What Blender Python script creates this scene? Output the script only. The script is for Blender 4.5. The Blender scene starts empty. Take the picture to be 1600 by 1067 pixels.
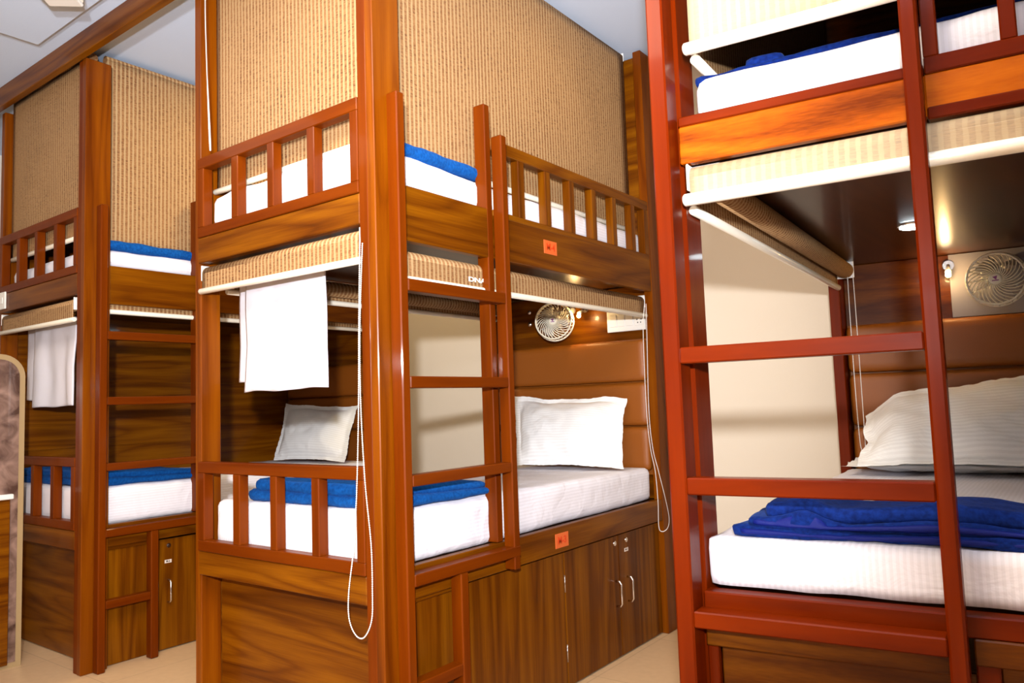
import bpy, bmesh, math, random
from mathutils import Vector, Matrix, noise

random.seed(7)
scene = bpy.context.scene
COL = scene.collection
V = Vector

# ------------------------------------------------------------------ materials
def new_mat(name):
    m = bpy.data.materials.new(name); m.use_nodes = True
    nt = m.node_tree
    b = nt.nodes['Principled BSDF']
    return m, nt, b

def N(nt, t, **kw):
    n = nt.nodes.new(t)
    for k, v in kw.items():
        setattr(n, k, v)
    return n

def L(nt, a, b): nt.links.new(a, b)

def ramp(nt, fac, stops):
    r = N(nt, 'ShaderNodeValToRGB')
    e = r.color_ramp.elements
    while len(e) < len(stops): e.new(0.5)
    for i, (p, c) in enumerate(stops):
        e[i].position = p; e[i].color = (*c, 1)
    L(nt, fac, r.inputs[0])
    return r.outputs[0]

def math_node(nt, op, a, b=None, c=None):
    n = N(nt, 'ShaderNodeMath', operation=op)
    for i, v in enumerate((a, b, c)):
        if v is None: continue
        if hasattr(v, 'links'): L(nt, v, n.inputs[i])
        else: n.inputs[i].default_value = v
    return n.outputs[0]

def plain(name, color, rough=.5, metal=0, coat=0, spec=.5, bump=0, bscale=200):
    m, nt, b = new_mat(name)
    b.inputs['Base Color'].default_value = (*color, 1)
    b.inputs['Roughness'].default_value = rough
    b.inputs['Metallic'].default_value = metal
    b.inputs['Coat Weight'].default_value = coat
    b.inputs['Specular IOR Level'].default_value = spec
    tc = N(nt, 'ShaderNodeTexCoord'); nz = N(nt, 'ShaderNodeTexNoise')
    nz.inputs['Scale'].default_value = bscale
    L(nt, tc.outputs['Object'], nz.inputs['Vector'])
    if bump:
        bp = N(nt, 'ShaderNodeBump'); bp.inputs['Strength'].default_value = bump; bp.inputs['Distance'].default_value = .002
        L(nt, nz.outputs[0], bp.inputs['Height']); L(nt, bp.outputs[0], b.inputs['Normal'])
    mx = N(nt, 'ShaderNodeMixRGB'); mx.blend_type = 'MULTIPLY'; mx.inputs[0].default_value = .08
    mx.inputs[1].default_value = (*color, 1); L(nt, nz.outputs[0], mx.inputs[2]); L(nt, mx.outputs[0], b.inputs['Base Color'])
    return m

def glow(name, color, strength):
    m, nt, b = new_mat(name)
    b.inputs['Base Color'].default_value = (*color, 1)
    b.inputs['Emission Color'].default_value = (*color, 1)
    b.inputs['Emission Strength'].default_value = strength
    return m

def wood(name, axis, dark, mid, light, across=6.0, rings=9.0, rough=.34, coat=.12, seed=0.0, along=.55):
    """laminate with cathedral figure running along an axis"""
    m, nt, b = new_mat(name)
    tc = N(nt, 'ShaderNodeTexCoord'); oi = N(nt, 'ShaderNodeObjectInfo')
    off = N(nt, 'ShaderNodeVectorMath', operation='SCALE'); off.inputs[0].default_value = (7.3, 5.1, 9.7)
    L(nt, oi.outputs['Random'], off.inputs['Scale'])
    add = N(nt, 'ShaderNodeVectorMath', operation='ADD'); L(nt, tc.outputs['Object'], add.inputs[0]); L(nt, off.outputs[0], add.inputs[1])
    def mapped(s_al, s_ac):
        mp = N(nt, 'ShaderNodeMapping')
        sc = [s_ac] * 3; sc['XYZ'.index(axis)] = s_al
        mp.inputs['Scale'].default_value = sc; mp.inputs['Location'].default_value = (seed, seed * .7, seed * .3)
        L(nt, add.outputs[0], mp.inputs['Vector']); return mp.outputs[0]
    n1 = N(nt, 'ShaderNodeTexNoise'); n1.inputs['Scale'].default_value = 1; n1.inputs['Detail'].default_value = 1.5; n1.inputs['Roughness'].default_value = .45
    L(nt, mapped(along, across), n1.inputs['Vector'])
    ph = math_node(nt, 'MULTIPLY', n1.outputs[0], rings)
    fr = math_node(nt, 'PINGPONG', ph, .5)
    fr = math_node(nt, 'MULTIPLY', fr, 2.0)
    vein = N(nt, 'ShaderNodeMapRange', interpolation_type='SMOOTHSTEP'); vein.inputs[1].default_value = 0; vein.inputs[2].default_value = .30
    vein.inputs[3].default_value = .045; vein.inputs[4].default_value = 0; L(nt, fr, vein.inputs[0])
    n2 = N(nt, 'ShaderNodeTexNoise'); n2.inputs['Scale'].default_value = 1; n2.inputs['Detail'].default_value = 3
    L(nt, mapped(6, 220), n2.inputs['Vector'])
    n3 = N(nt, 'ShaderNodeTexNoise'); n3.inputs['Scale'].default_value = 1; n3.inputs['Detail'].default_value = 2
    L(nt, mapped(.7, 17), n3.inputs['Vector'])
    f = math_node(nt, 'MULTIPLY_ADD', fr, .15, .04)
    f2 = math_node(nt, 'MULTIPLY_ADD', n2.outputs[0], .26, f)
    f3 = math_node(nt, 'MULTIPLY_ADD', n3.outputs[0], .62, f2)
    f3 = math_node(nt, 'SUBTRACT', f3, vein.outputs[0])
    c = ramp(nt, f3, [(.28, dark), (.50, mid), (.74, light)])
    L(nt, c, b.inputs['Base Color'])
    b.inputs['Roughness'].default_value = rough
    b.inputs['Coat Weight'].default_value = coat; b.inputs['Coat Roughness'].default_value = .10
    b.inputs['Specular IOR Level'].default_value = .10
    return m

def polished(name, axis, a, c, rough=.42, coat=.13):
    m, nt, b = new_mat(name)
    tc = N(nt, 'ShaderNodeTexCoord'); mp = N(nt, 'ShaderNodeMapping')
    sc = [28] * 3; sc['XYZ'.index(axis)] = 1.6
    mp.inputs['Scale'].default_value = sc
    L(nt, tc.outputs['Object'], mp.inputs['Vector'])
    n1 = N(nt, 'ShaderNodeTexNoise'); n1.inputs['Scale'].default_value = 1; n1.inputs['Detail'].default_value = 4
    L(nt, mp.outputs[0], n1.inputs['Vector'])
    L(nt, ramp(nt, n1.outputs[0], [(.3, a), (.7, c)]), b.inputs['Base Color'])
    n2 = N(nt, 'ShaderNodeTexNoise'); n2.inputs['Scale'].default_value = 14; n2.inputs['Detail'].default_value = 3
    L(nt, tc.outputs['Object'], n2.inputs['Vector'])
    L(nt, math_node(nt, 'MULTIPLY_ADD', n2.outputs[0], .22, rough - .11), b.inputs['Roughness'])
    b.inputs['Coat Weight'].default_value = coat; b.inputs['Coat Roughness'].default_value = .07
    b.inputs['Specular IOR Level'].default_value = .05
    return m

def mottled_reflection(name, a, c):
    m, nt, b = new_mat(name)
    tc = N(nt, 'ShaderNodeTexCoord'); nz = N(nt, 'ShaderNodeTexNoise'); nz.inputs['Scale'].default_value = 11; nz.inputs['Detail'].default_value = 6; nz.inputs['Distortion'].default_value = .8
    L(nt, tc.outputs['Object'], nz.inputs['Vector']); L(nt, ramp(nt, nz.outputs[0], [(.35, a), (.68, c)]), b.inputs['Base Color'])
    b.inputs['Roughness'].default_value = .25; b.inputs['Coat Weight'].default_value = .8; b.inputs['Coat Roughness'].default_value = .05
    return m

def cane(name, axis, pitch=.0215, pale=0.0):
    """woven blind cloth: straw reeds crossed by lighter warp stripes"""
    m, nt, b = new_mat(name)
    tc = N(nt, 'ShaderNodeTexCoord'); sp = N(nt, 'ShaderNodeSeparateXYZ')
    L(nt, tc.outputs['Object'], sp.inputs[0])
    co = sp.outputs['XYZ'.index(axis)]
    nz0 = N(nt, 'ShaderNodeTexNoise'); nz0.inputs['Scale'].default_value = 60
    L(nt, tc.outputs['Object'], nz0.inputs['Vector'])
    co2 = math_node(nt, 'MULTIPLY_ADD', nz0.outputs[0], .005, co)
    fr = math_node(nt, 'FRACT', math_node(nt, 'MULTIPLY', co2, 1 / pitch))
    st = N(nt, 'ShaderNodeMapRange', interpolation_type='SMOOTHSTEP'); st.inputs[1].default_value = .46; st.inputs[2].default_value = .66
    tri = math_node(nt, 'ABSOLUTE', math_node(nt, 'MULTIPLY_ADD', fr, 2, -1))
    L(nt, tri, st.inputs[0])
    mp = N(nt, 'ShaderNodeMapping'); sc = [330] * 3; sc['XYZ'.index(axis)] = 42
    mp.inputs['Scale'].default_value = sc
    L(nt, tc.outputs['Object'], mp.inputs['Vector'])
    n1 = N(nt, 'ShaderNodeTexNoise'); n1.inputs['Scale'].default_value = 1; n1.inputs['Detail'].default_value = 2
    L(nt, mp.outputs[0], n1.inputs['Vector'])
    n2 = N(nt, 'ShaderNodeTexNoise'); n2.inputs['Scale'].default_value = 5; n2.inputs['Detail'].default_value = 2
    L(nt, tc.outputs['Object'], n2.inputs['Vector'])
    f = math_node(nt, 'MULTIPLY_ADD', n2.outputs[0], .25, n1.outputs[0])
    reed = ramp(nt, f, [(.40, (.085, .030, .010)), (.55, (.195, .088, .032)), (.74, (.28, .145, .058))])
    mx = N(nt, 'ShaderNodeMixRGB'); L(nt, math_node(nt, 'MULTIPLY', st.outputs[0], .92), mx.inputs[0])
    L(nt, reed, mx.inputs[1]); mx.inputs[2].default_value = (.37, .245, .120, 1)
    last = mx.outputs[0]
    if pale:
        m2 = N(nt, 'ShaderNodeMixRGB'); m2.inputs[0].default_value = pale; L(nt, last, m2.inputs[1]); m2.inputs[2].default_value = (.40, .33, .22, 1)
        last = m2.outputs[0]
    L(nt, last, b.inputs['Base Color'])
    b.inputs['Roughness'].default_value = .75; b.inputs['Specular IOR Level'].default_value = .25
    bp = N(nt, 'ShaderNodeBump'); bp.inputs['Strength'].default_value = .3; bp.inputs['Distance'].default_value = .002
    L(nt, n1.outputs[0], bp.inputs['Height']); L(nt, bp.outputs[0], b.inputs['Normal'])
    return m

def sheet(name, color, uv=False, pitch=.013):
    """white cotton with satin self-stripes and soft creases"""
    m, nt, b = new_mat(name)
    tc = N(nt, 'ShaderNodeTexCoord'); sp = N(nt, 'ShaderNodeSeparateXYZ')
    if uv:
        L(nt, tc.outputs['UV'], sp.inputs[0]); co = sp.outputs[1]
    else:
        L(nt, tc.outputs['Object'], sp.inputs[0])
        ge = N(nt, 'ShaderNodeNewGeometry'); s2 = N(nt, 'ShaderNodeSeparateXYZ'); L(nt, ge.outputs['Normal'], s2.inputs[0])
        side = math_node(nt, 'GREATER_THAN', math_node(nt, 'ABSOLUTE', s2.outputs[0]), .72)
        mxv = N(nt, 'ShaderNodeMix'); mxv.data_type = 'FLOAT'
        L(nt, side, mxv.inputs[0]); L(nt, sp.outputs[0], mxv.inputs[2]); L(nt, sp.outputs[2], mxv.inputs[3])
        co = mxv.outputs[0]
    fr = math_node(nt, 'FRACT', math_node(nt, 'MULTIPLY', co, 1 / pitch))
    st = math_node(nt, 'GREATER_THAN', fr, .5)
    c = N(nt, 'ShaderNodeMixRGB'); L(nt, st, c.inputs[0])
    c.inputs[1].default_value = (*color, 1); c.inputs[2].default_value = (*[v * .92 for v in color], 1)
    L(nt, c.outputs[0], b.inputs['Base Color'])
    L(nt, math_node(nt, 'MULTIPLY_ADD', st, -.2, .75), b.inputs['Roughness'])
    nz = N(nt, 'ShaderNodeTexNoise'); nz.inputs['Scale'].default_value = 9; nz.inputs['Detail'].default_value = 5; nz.inputs['Distortion'].default_value = 1.2
    L(nt, tc.outputs['Object'], nz.inputs['Vector'])
    bp = N(nt, 'ShaderNodeBump'); bp.inputs['Strength'].default_value = .5; bp.inputs['Distance'].default_value = .012
    L(nt, nz.outputs[0], bp.inputs['Height']); L(nt, bp.outputs[0], b.inputs['Normal'])
    b.inputs['Specular IOR Level'].default_value = .3
    return m

def fleece(name, c1, c2):
    m, nt, b = new_mat(name)
    tc = N(nt, 'ShaderNodeTexCoord'); nz = N(nt, 'ShaderNodeTexNoise'); nz.inputs['Scale'].default_value = 90; nz.inputs['Detail'].default_value = 4
    L(nt, tc.outputs['Object'], nz.inputs['Vector'])
    L(nt, ramp(nt, nz.outputs[0], [(.35, c1), (.7, c2)]), b.inputs['Base Color'])
    b.inputs['Roughness'].default_value = .95; b.inputs['Specular IOR Level'].default_value = .1
    b.inputs['Sheen Weight'].default_value = .08; b.inputs['Sheen Tint'].default_value = (.2, .4, 1, 1)
    bp = N(nt, 'ShaderNodeBump'); bp.inputs['Strength'].default_value = .6; bp.inputs['Distance'].default_value = .003
    L(nt, nz.outputs[0], bp.inputs['Height']); L(nt, bp.outputs[0], b.inputs['Normal'])
    return m

def floor_tiles():
    m, nt, b = new_mat('floor_tiles')
    tc = N(nt, 'ShaderNodeTexCoord'); br = N(nt, 'ShaderNodeTexBrick')
    br.offset = 0; br.inputs['Scale'].default_value = 1; br.inputs['Mortar Size'].default_value = .0025
    br.inputs['Brick Width'].default_value = .6; br.inputs['Row Height'].default_value = .6
    br.inputs['Color1'].default_value = (.62, .43, .25, 1); br.inputs['Color2'].default_value = (.60, .41, .24, 1); br.inputs['Mortar'].default_value = (.46, .31, .18, 1)
    L(nt, tc.outputs['Object'], br.inputs['Vector'])
    nz = N(nt, 'ShaderNodeTexNoise'); nz.inputs['Scale'].default_value = 30; nz.inputs['Detail'].default_value = 6
    L(nt, tc.outputs['Object'], nz.inputs['Vector'])
    mx = N(nt, 'ShaderNodeMixRGB'); mx.blend_type = 'MULTIPLY'; mx.inputs[0].default_value = .25
    L(nt, br.outputs[0], mx.inputs[1]); L(nt, ramp(nt, nz.outputs[0], [(.3, (.7, .65, .6)), (.7, (1, 1, 1))]), mx.inputs[2])
    L(nt, mx.outputs[0], b.inputs['Base Color']); b.inputs['Roughness'].default_value = .35
    return m

DK, MD, LT = (.050, .0098, .0002), (.108, .0272, .0004), (.195, .062, .0009)
MAT = dict(
    wx=wood('teak_laminate_x', 'X', DK, MD, LT), wy=wood('teak_laminate_y', 'Y', DK, MD, LT), wz=wood('teak_laminate_z', 'Z', DK, MD, LT, along=.38),
    wzp=wood('post_teak_z', 'Z', (.068, .0115, .0002), (.135, .029, .0003), (.195, .050, .0006), along=.5),
    rwx=wood('dimmed_red_teak_x', 'X', (.030, .0055, .0002), (.070, .015, .0003), (.13, .037, .0007)),  # darker, redder copy of the teak laminate; flash falloff put into the colour
    wbx=wood('bright_teak_x', 'X', (.11, .017, .0008), (.29, .055, .0012), (.43, .105, .003), rough=.22, coat=.5, rings=7),
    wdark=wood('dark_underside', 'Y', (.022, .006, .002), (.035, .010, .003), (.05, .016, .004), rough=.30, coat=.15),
    px=polished('polished_teak_x', 'X', (.092, .0140, .0002), (.135, .0245, .0002)), py=polished('polished_teak_y', 'Y', (.092, .0140, .0002), (.135, .0245, .0002)),
    pz=polished('polished_teak_z', 'Z', (.092, .0140, .0002), (.138, .0250, .0002)),
    rx=polished('flash_red_polish_x', 'X', (.080, .0062, .0001), (.122, .0118, .0001), .34), rz=polished('flash_red_polish_z', 'Z', (.080, .0062, .0001), (.122, .0118, .0001), .34),  # redder copy of the polished teak; strong flash put into the colour
    cx=cane('cane_cloth_x', 'X'), cy=cane('cane_cloth_y', 'Y'), cpx=cane('flash_pale_cane_x', 'X', pale=.6),  # last one: cane cloth with flash overexposure mixed into its colour
    sheet=sheet('striped_sheet', (.80, .79, .86)), case=sheet('striped_pillowcase', (.93, .95, .96), True, .036),
    blue=fleece('blue_fleece', (.002, .05, .22), (.004, .085, .34)), navy=fleece('royal_fleece', (.002, .010, .085), (.004, .022, .17)),
    satin=plain('blue_satin', (.002, .009, .15), .6, spec=.2, bump=.8, bscale=60),
    hide=plain('tan_leatherette', (.25, .068, .002), .5, bump=.25, bscale=500),
    cream=plain('cream_paint', (.69, .62, .51), .7, bump=.05, bscale=300),
    white_paint=plain('ceiling_paint', (.57, .69, .89), .9),
    other_wall=plain('plain_wall_paint', (.74, .68, .60), .9),
    floor=floor_tiles(),
    plastic=plain('white_plastic', (.83, .83, .80), .35), bar=plain('cream_white_bar', (.86, .82, .70), .3, coat=.3),
    fan=plain('ivory_fan_plastic', (.80, .76, .62), .35), grey=plain('grey_plastic', (.32, .31, .30), .5),
    chrome=plain('chrome', (.85, .83, .82), .2, metal=1), brass=plain('brass', (.7, .4, .1), .25, metal=1),
    towel=plain('white_terry', (.80, .79, .88), .95, bump=.9, bscale=700, spec=.1),
    bead=plain('white_beads', (.85, .83, .82), .35), black=plain('black_slot', (.015, .012, .010), .5),
    orange=plain('orange_plate', (.62, .115, .022), .35), redtext=plain('red_letters', (.60, .045, .004), .4),
    sticker=plain('white_sticker', (.80, .70, .62), .5), ink=plain('dark_ink', (.05, .04, .04), .5), white_ink=plain('white_letters', (.95, .95, .95), .5),
    silver_laminate=plain('pale_grey_laminate', (.21, .20, .235), .35, bump=.1, bscale=40),
    reflection=mottled_reflection('painted_reflection_laminate', (.07, .035, .025), (.30, .19, .15)),  # reflections on the glossy face painted as mottled pink
    edge=plain('beige_edge_band', (.36, .25, .12), .5), purple=plain('purple_print', (.25, .05, .22), .5),
    bulb=glow('warm_bulb', (1, .62, .22), 30), led=glow('cool_led', (.80, .95, 1.0), 30),
)

# ------------------------------------------------------------------ geometry helpers
ID = lambda p: V(p)
def shift(dx): return lambda p: V((p[0] + dx, p[1], p[2]))
TH, T2 = math.atan(.12), math.atan(.06)
def RT(p):
    return V((.959 + p[0] * math.cos(TH) - p[1] * math.sin(T2), -.021 + p[0] * math.sin(TH) + p[1] * math.cos(T2), p[2]))

class MB:
    def __init__(s, T=ID): s.bm = bmesh.new(); s.T = T; s.uv = None
    def box(s, x0, x1, y0, y1, z0, z1, bev=.003, seg=1):
        t = bmesh.new(); bmesh.ops.create_cube(t, size=1)
        for v in t.verts:
            v.co = V(((x0 + x1) / 2 + v.co.x * (x1 - x0), (y0 + y1) / 2 + v.co.y * (y1 - y0), (z0 + z1) / 2 + v.co.z * (z1 - z0)))
        if bev:
            bev = min(bev, .45 * min(abs(x1 - x0), abs(y1 - y0), abs(z1 - z0)))
            bmesh.ops.bevel(t, geom=list(t.edges), offset=bev, segments=seg, affect='EDGES')
        s.merge(t); return s
    def merge(s, t, M=None):
        mp = {}
        for v in t.verts: mp[v] = s.bm.verts.new(M @ v.co if M else v.co)
        for f in t.faces:
            try:
                nf = s.bm.faces.new([mp[v] for v in f.verts]); nf.smooth = f.smooth
            except ValueError: pass
        t.free()
    def tube(s, pts, r, n=10, cap=True):
        pts = [V(p) for p in pts]; rs = r if isinstance(r, (list, tuple)) else [r] * len(pts)
        prev = None; rings = []
        for i, p in enumerate(pts):
            d = (pts[min(i + 1, len(pts) - 1)] - pts[max(i - 1, 0)]).normalized()
            if prev is None:
                a = d.orthogonal().normalized()
            else:
                a = (prev - d * prev.dot(d)).normalized()
            prev = a; b = d.cross(a)
            rings.append([s.bm.verts.new(p + (a * math.cos(2 * math.pi * k / n) + b * math.sin(2 * math.pi * k / n)) * rs[i]) for k in range(n)])
        for i in range(len(rings) - 1):
            for k in range(n):
                f = s.bm.faces.new([rings[i][k], rings[i][(k + 1) % n], rings[i + 1][(k + 1) % n], rings[i + 1][k]]); f.smooth = True
        if cap:
            s.bm.faces.new(rings[0][::-1]); s.bm.faces.new(rings[-1])
        return s
    def ball(s, c, r, u=10, v=6, sc=(1, 1, 1)):
        t = bmesh.new(); bmesh.ops.create_uvsphere(t, u_segments=u, v_segments=v, radius=r)
        for f in t.faces: f.smooth = True
        s.merge(t, Matrix.Translation(c) @ Matrix.Diagonal((*sc, 1))); return s
    def soft(s, x0, x1, y0, y1, z0, z1, r=.03, step=.03, amp=.003, fr=6, seed=0, shape=None):
        """padded slab with rounded edges and uneven cloth surface"""
        nx, ny, nz = [max(3, int((b - a) / step)) for a, b in ((x0, x1), (y0, y1), (z0, z1))]
        vd = {}
        def vert(i, j, k):
            if (i, j, k) in vd: return vd[i, j, k]
            p = V((x0 + (x1 - x0) * i / nx, y0 + (y1 - y0) * j / ny, z0 + (z1 - z0) * k / nz))
            rr = min(r, (z1 - z0) / 2)
            q = V((min(max(p.x, x0 + r), x1 - r), min(max(p.y, y0 + r), y1 - r), min(max(p.z, z0 + rr), z1 - rr)))
            d = p - q
            if d.length > 1e-6:
                n = d.normalized(); p = q + V((n.x * r, n.y * r, n.z * rr))
            else: n = V((0, 0, 1))
            a = noise.noise(V((p.x * fr + seed, p.y * fr, p.z * fr * 1.6))) + .5 * noise.noise(V((p.x * fr * 2.7 + seed, p.y * fr * 2.7, p.z * fr * 3)))
            p = p + n * a * amp
            if shape: p = shape(p)
            vd[i, j, k] = s.bm.verts.new(p); return vd[i, j, k]
        def quad(*c):
            f = s.bm.faces.new([vert(*q) for q in c]); f.smooth = True
        for i in range(nx):
            for j in range(ny):
                quad((i, j, nz), (i + 1, j, nz), (i + 1, j + 1, nz), (i, j + 1, nz)); quad((i, j, 0), (i, j + 1, 0), (i + 1, j + 1, 0), (i + 1, j, 0))
        for i in range(nx):
            for k in range(nz):
                quad((i, 0, k), (i + 1, 0, k), (i + 1, 0, k + 1), (i, 0, k + 1)); quad((i, ny, k), (i, ny, k + 1), (i + 1, ny, k + 1), (i + 1, ny, k))
        for j in range(ny):
            for k in range(nz):
                quad((0, j, k), (0, j, k + 1), (0, j + 1, k + 1), (0, j + 1, k)); quad((nx, j, k), (nx, j + 1, k), (nx, j + 1, k + 1), (nx, j, k + 1))
        return s
    def grid(s, fn, nu, nv, uv=False):
        g = [[s.bm.verts.new(V(fn(i / nu, j / nv))) for j in range(nv + 1)] for i in range(nu + 1)]
        lay = s.bm.loops.layers.uv.verify() if uv else None
        for i in range(nu):
            for j in range(nv):
                f = s.bm.faces.new([g[i][j], g[i + 1][j], g[i + 1][j + 1], g[i][j + 1]]); f.smooth = True
                if uv:
                    for lp, (a, c) in zip(f.loops, ((i, j), (i + 1, j), (i + 1, j + 1), (i, j + 1))): lp[lay].uv = (a / nu, c / nv)
        return s
    def done(s, name, mat, parent=None, origin=None, solid=0):
        for v in s.bm.verts: v.co = s.T(v.co)
        bmesh.ops.recalc_face_normals(s.bm, faces=s.bm.faces)
        if parent is not None:
            o0 = root_loc(parent)
        elif origin is not None: o0 = s.T(V(origin))
        else: o0 = V((0, 0, 0))
        for v in s.bm.verts: v.co -= o0
        me = bpy.data.meshes.new(name); s.bm.to_mesh(me); s.bm.free()
        me.materials.append(MAT[mat] if isinstance(mat, str) else mat)
        ob = bpy.data.objects.new(name, me); COL.objects.link(ob)
        if parent is not None: ob.parent = parent
        else: ob.location = o0
        if solid:
            md = ob.modifiers.new('thickness', 'SOLIDIFY'); md.thickness = solid; md.offset = 0
        return ob

def root_loc(o):
    while o.parent: o = o.parent
    return V(o.location)

def tag(o, label, cat, group=None):
    o['label'] = label; o['category'] = cat
    if group: o['group'] = group
    return o

def thing(name, loc, label, cat, group=None):
    o = bpy.data.objects.new(name, None); COL.objects.link(o); o.location = loc
    o.empty_display_size = .1
    return tag(o, label, cat, group)

def struct(name, mat, *boxes, bev=0):
    m = MB()
    for b in boxes: m.box(*b, bev=bev)
    o = m.done(name, mat); o['kind'] = 'structure'; return o

def text_part(name, body, size, mat, M, parent, extrude=.0006, label=None):
    cu = bpy.data.curves.new(name, 'FONT'); cu.body = body; cu.size = size; cu.extrude = extrude
    cu.align_x = 'CENTER'; cu.align_y = 'CENTER'; cu.offset = size * .025
    tmp = bpy.data.objects.new(name + '_tmp', cu); COL.objects.link(tmp)
    bpy.context.view_layer.update()
    me = bpy.data.meshes.new_from_object(tmp.evaluated_get(bpy.context.evaluated_depsgraph_get()))
    bpy.data.objects.remove(tmp)
    o0 = root_loc(parent)
    me.transform(Matrix.Translation(-o0) @ M)
    me.materials.clear(); me.materials.append(MAT[mat])
    ob = bpy.data.objects.new(name, me); COL.objects.link(ob); ob.parent = parent
    return ob

FACE_X = Matrix(((0, 0, 1, 0), (1, 0, 0, 0), (0, 1, 0, 0), (0, 0, 0, 1)))   # writing that reads from the +x side

# ------------------------------------------------------------------ the room
YB, CZ = 2.06, 3.03
struct('floor', 'floor', (-4.3, 3.5, -3.5, 2.2, -.06, 0))
struct('ceiling', 'white_paint', (-4.3, 3.5, -3.5, 2.2, CZ, CZ + .06))
struct('wall_back', 'cream', (-4.3, 3.5, YB, YB + .12, 0, CZ))
struct('wall_left', 'other_wall', (-4.3, -4.2, -3.5, YB, 0, CZ))
struct('wall_right', 'other_wall', (3.4, 3.5, -3.5, YB, 0, CZ))
struct('wall_front', 'other_wall', (-4.2, 3.4, -3.5, -3.4, 0, CZ))
o = MB().box(-2.21, 3.0, -3.2, -.155, CZ - .030, CZ, bev=.004).done('trim_1', 'white_paint'); o['kind'] = 'structure'
o = MB().box(-4.2, .02, -.060, -.024, 2.918, CZ, bev=.003).done('trim_2', 'wx'); o['kind'] = 'structure'

# ------------------------------------------------------------------ bunk beds
def bead_chain(T, pts, parent, r=.0024, gap=.0068):
    m = MB(T); pts = [V(p) for p in pts]
    # smooth the path
    path = []
    for i in range(len(pts) - 1):
        p0, p1, p2, p3 = pts[max(i - 1, 0)], pts[i], pts[i + 1], pts[min(i + 2, len(pts) - 1)]
        for k in range(12):
            t = k / 12
            path.append(.5 * ((2 * p1) + (-p0 + p2) * t + (2 * p0 - 5 * p1 + 4 * p2 - p3) * t * t + (-p0 + 3 * p1 - 3 * p2 + p3) * t ** 3))
    path.append(pts[-1])
    m.tube(path, r * .45, 5)
    acc = 0
    for a, b in zip(path, path[1:]):
        d = (b - a).length
        while acc < d:
            m.ball(a.lerp(b, acc / d if d else 0), r, 7, 5); acc += gap
        acc -= d
    return m.done('bead_chain', 'bead', parent)

def posts(T, P, spec, mat='wzp'):
    for b in spec: MB(T).box(*b).done('corner_post', mat, P)

def railing(T, P, axis, a0, a1, plane, z, bal, end, mats, wid=.04):
    """guard rail: two rails with upright balusters; axis 'x' (foot) or 'y' (side)"""
    p0, p1 = plane; zb0, zb1, zt0, zt1 = z
    def bx(m, lo, hi, z0, z1, inset=0):
        if axis == 'x': m.box(lo, hi, p0 + inset, p1 - inset, z0, z1)
        else: m.box(p0 + inset, p1 - inset, lo, hi, z0, z1)
        return m
    g = bpy.data.objects.new('guard_rail', None); COL.objects.link(g); g.parent = P
    bx(MB(T), a0, a1, zt0, zt1).done('top_rail', mats[0], g)
    bx(MB(T), a0, a1, zb0, zb1).done('bottom_rail', mats[0], g)
    for lo, hi in bal: bx(MB(T), lo, hi, zb1 - .002, zt0 + .002, .001).done('baluster', mats[1], g)
    for lo, hi in end: bx(MB(T), lo, hi, zb1 - .002, zt0 + .002).done('end_stile', mats[1], g)
    return g

def cushions(T, P, x0, x1, y, zs):
    hb = MB(T).box(x0, x1, y, y + .03, zs[0] - .02, zs[-1], bev=.004).done('headboard', 'hide', P)
    for z0, z1 in zip(zs, zs[1:]):
        m = MB(T)
        m.soft(x0, x1, y - .05, y + .006, z0 + .002, z1 - .002, r=.028, step=.02, amp=.0012, fr=12)
        m.done('padded_panel', 'hide', hb)

def door_handle(T, parent, x, y, z0, z1):
    m = MB(T); d = .028
    m.tube([(x, y, z1), (x + d * .7, y, z1), (x + d, y, z1 - .012), (x + d, y, z0 + .012), (x + d * .7, y, z0), (x, y, z0)], .0048, 8)
    return m.done('pull_handle', 'chrome', parent)

def door_lock(T, parent, x, y, z):
    m = MB(T); m.tube([(x - .002, y, z), (x + .004, y, z)], .011, 16); m.tube([(x + .004, y, z), (x + .006, y, z)], .006, 12)
    return m.done('lock', 'chrome', parent)

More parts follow.
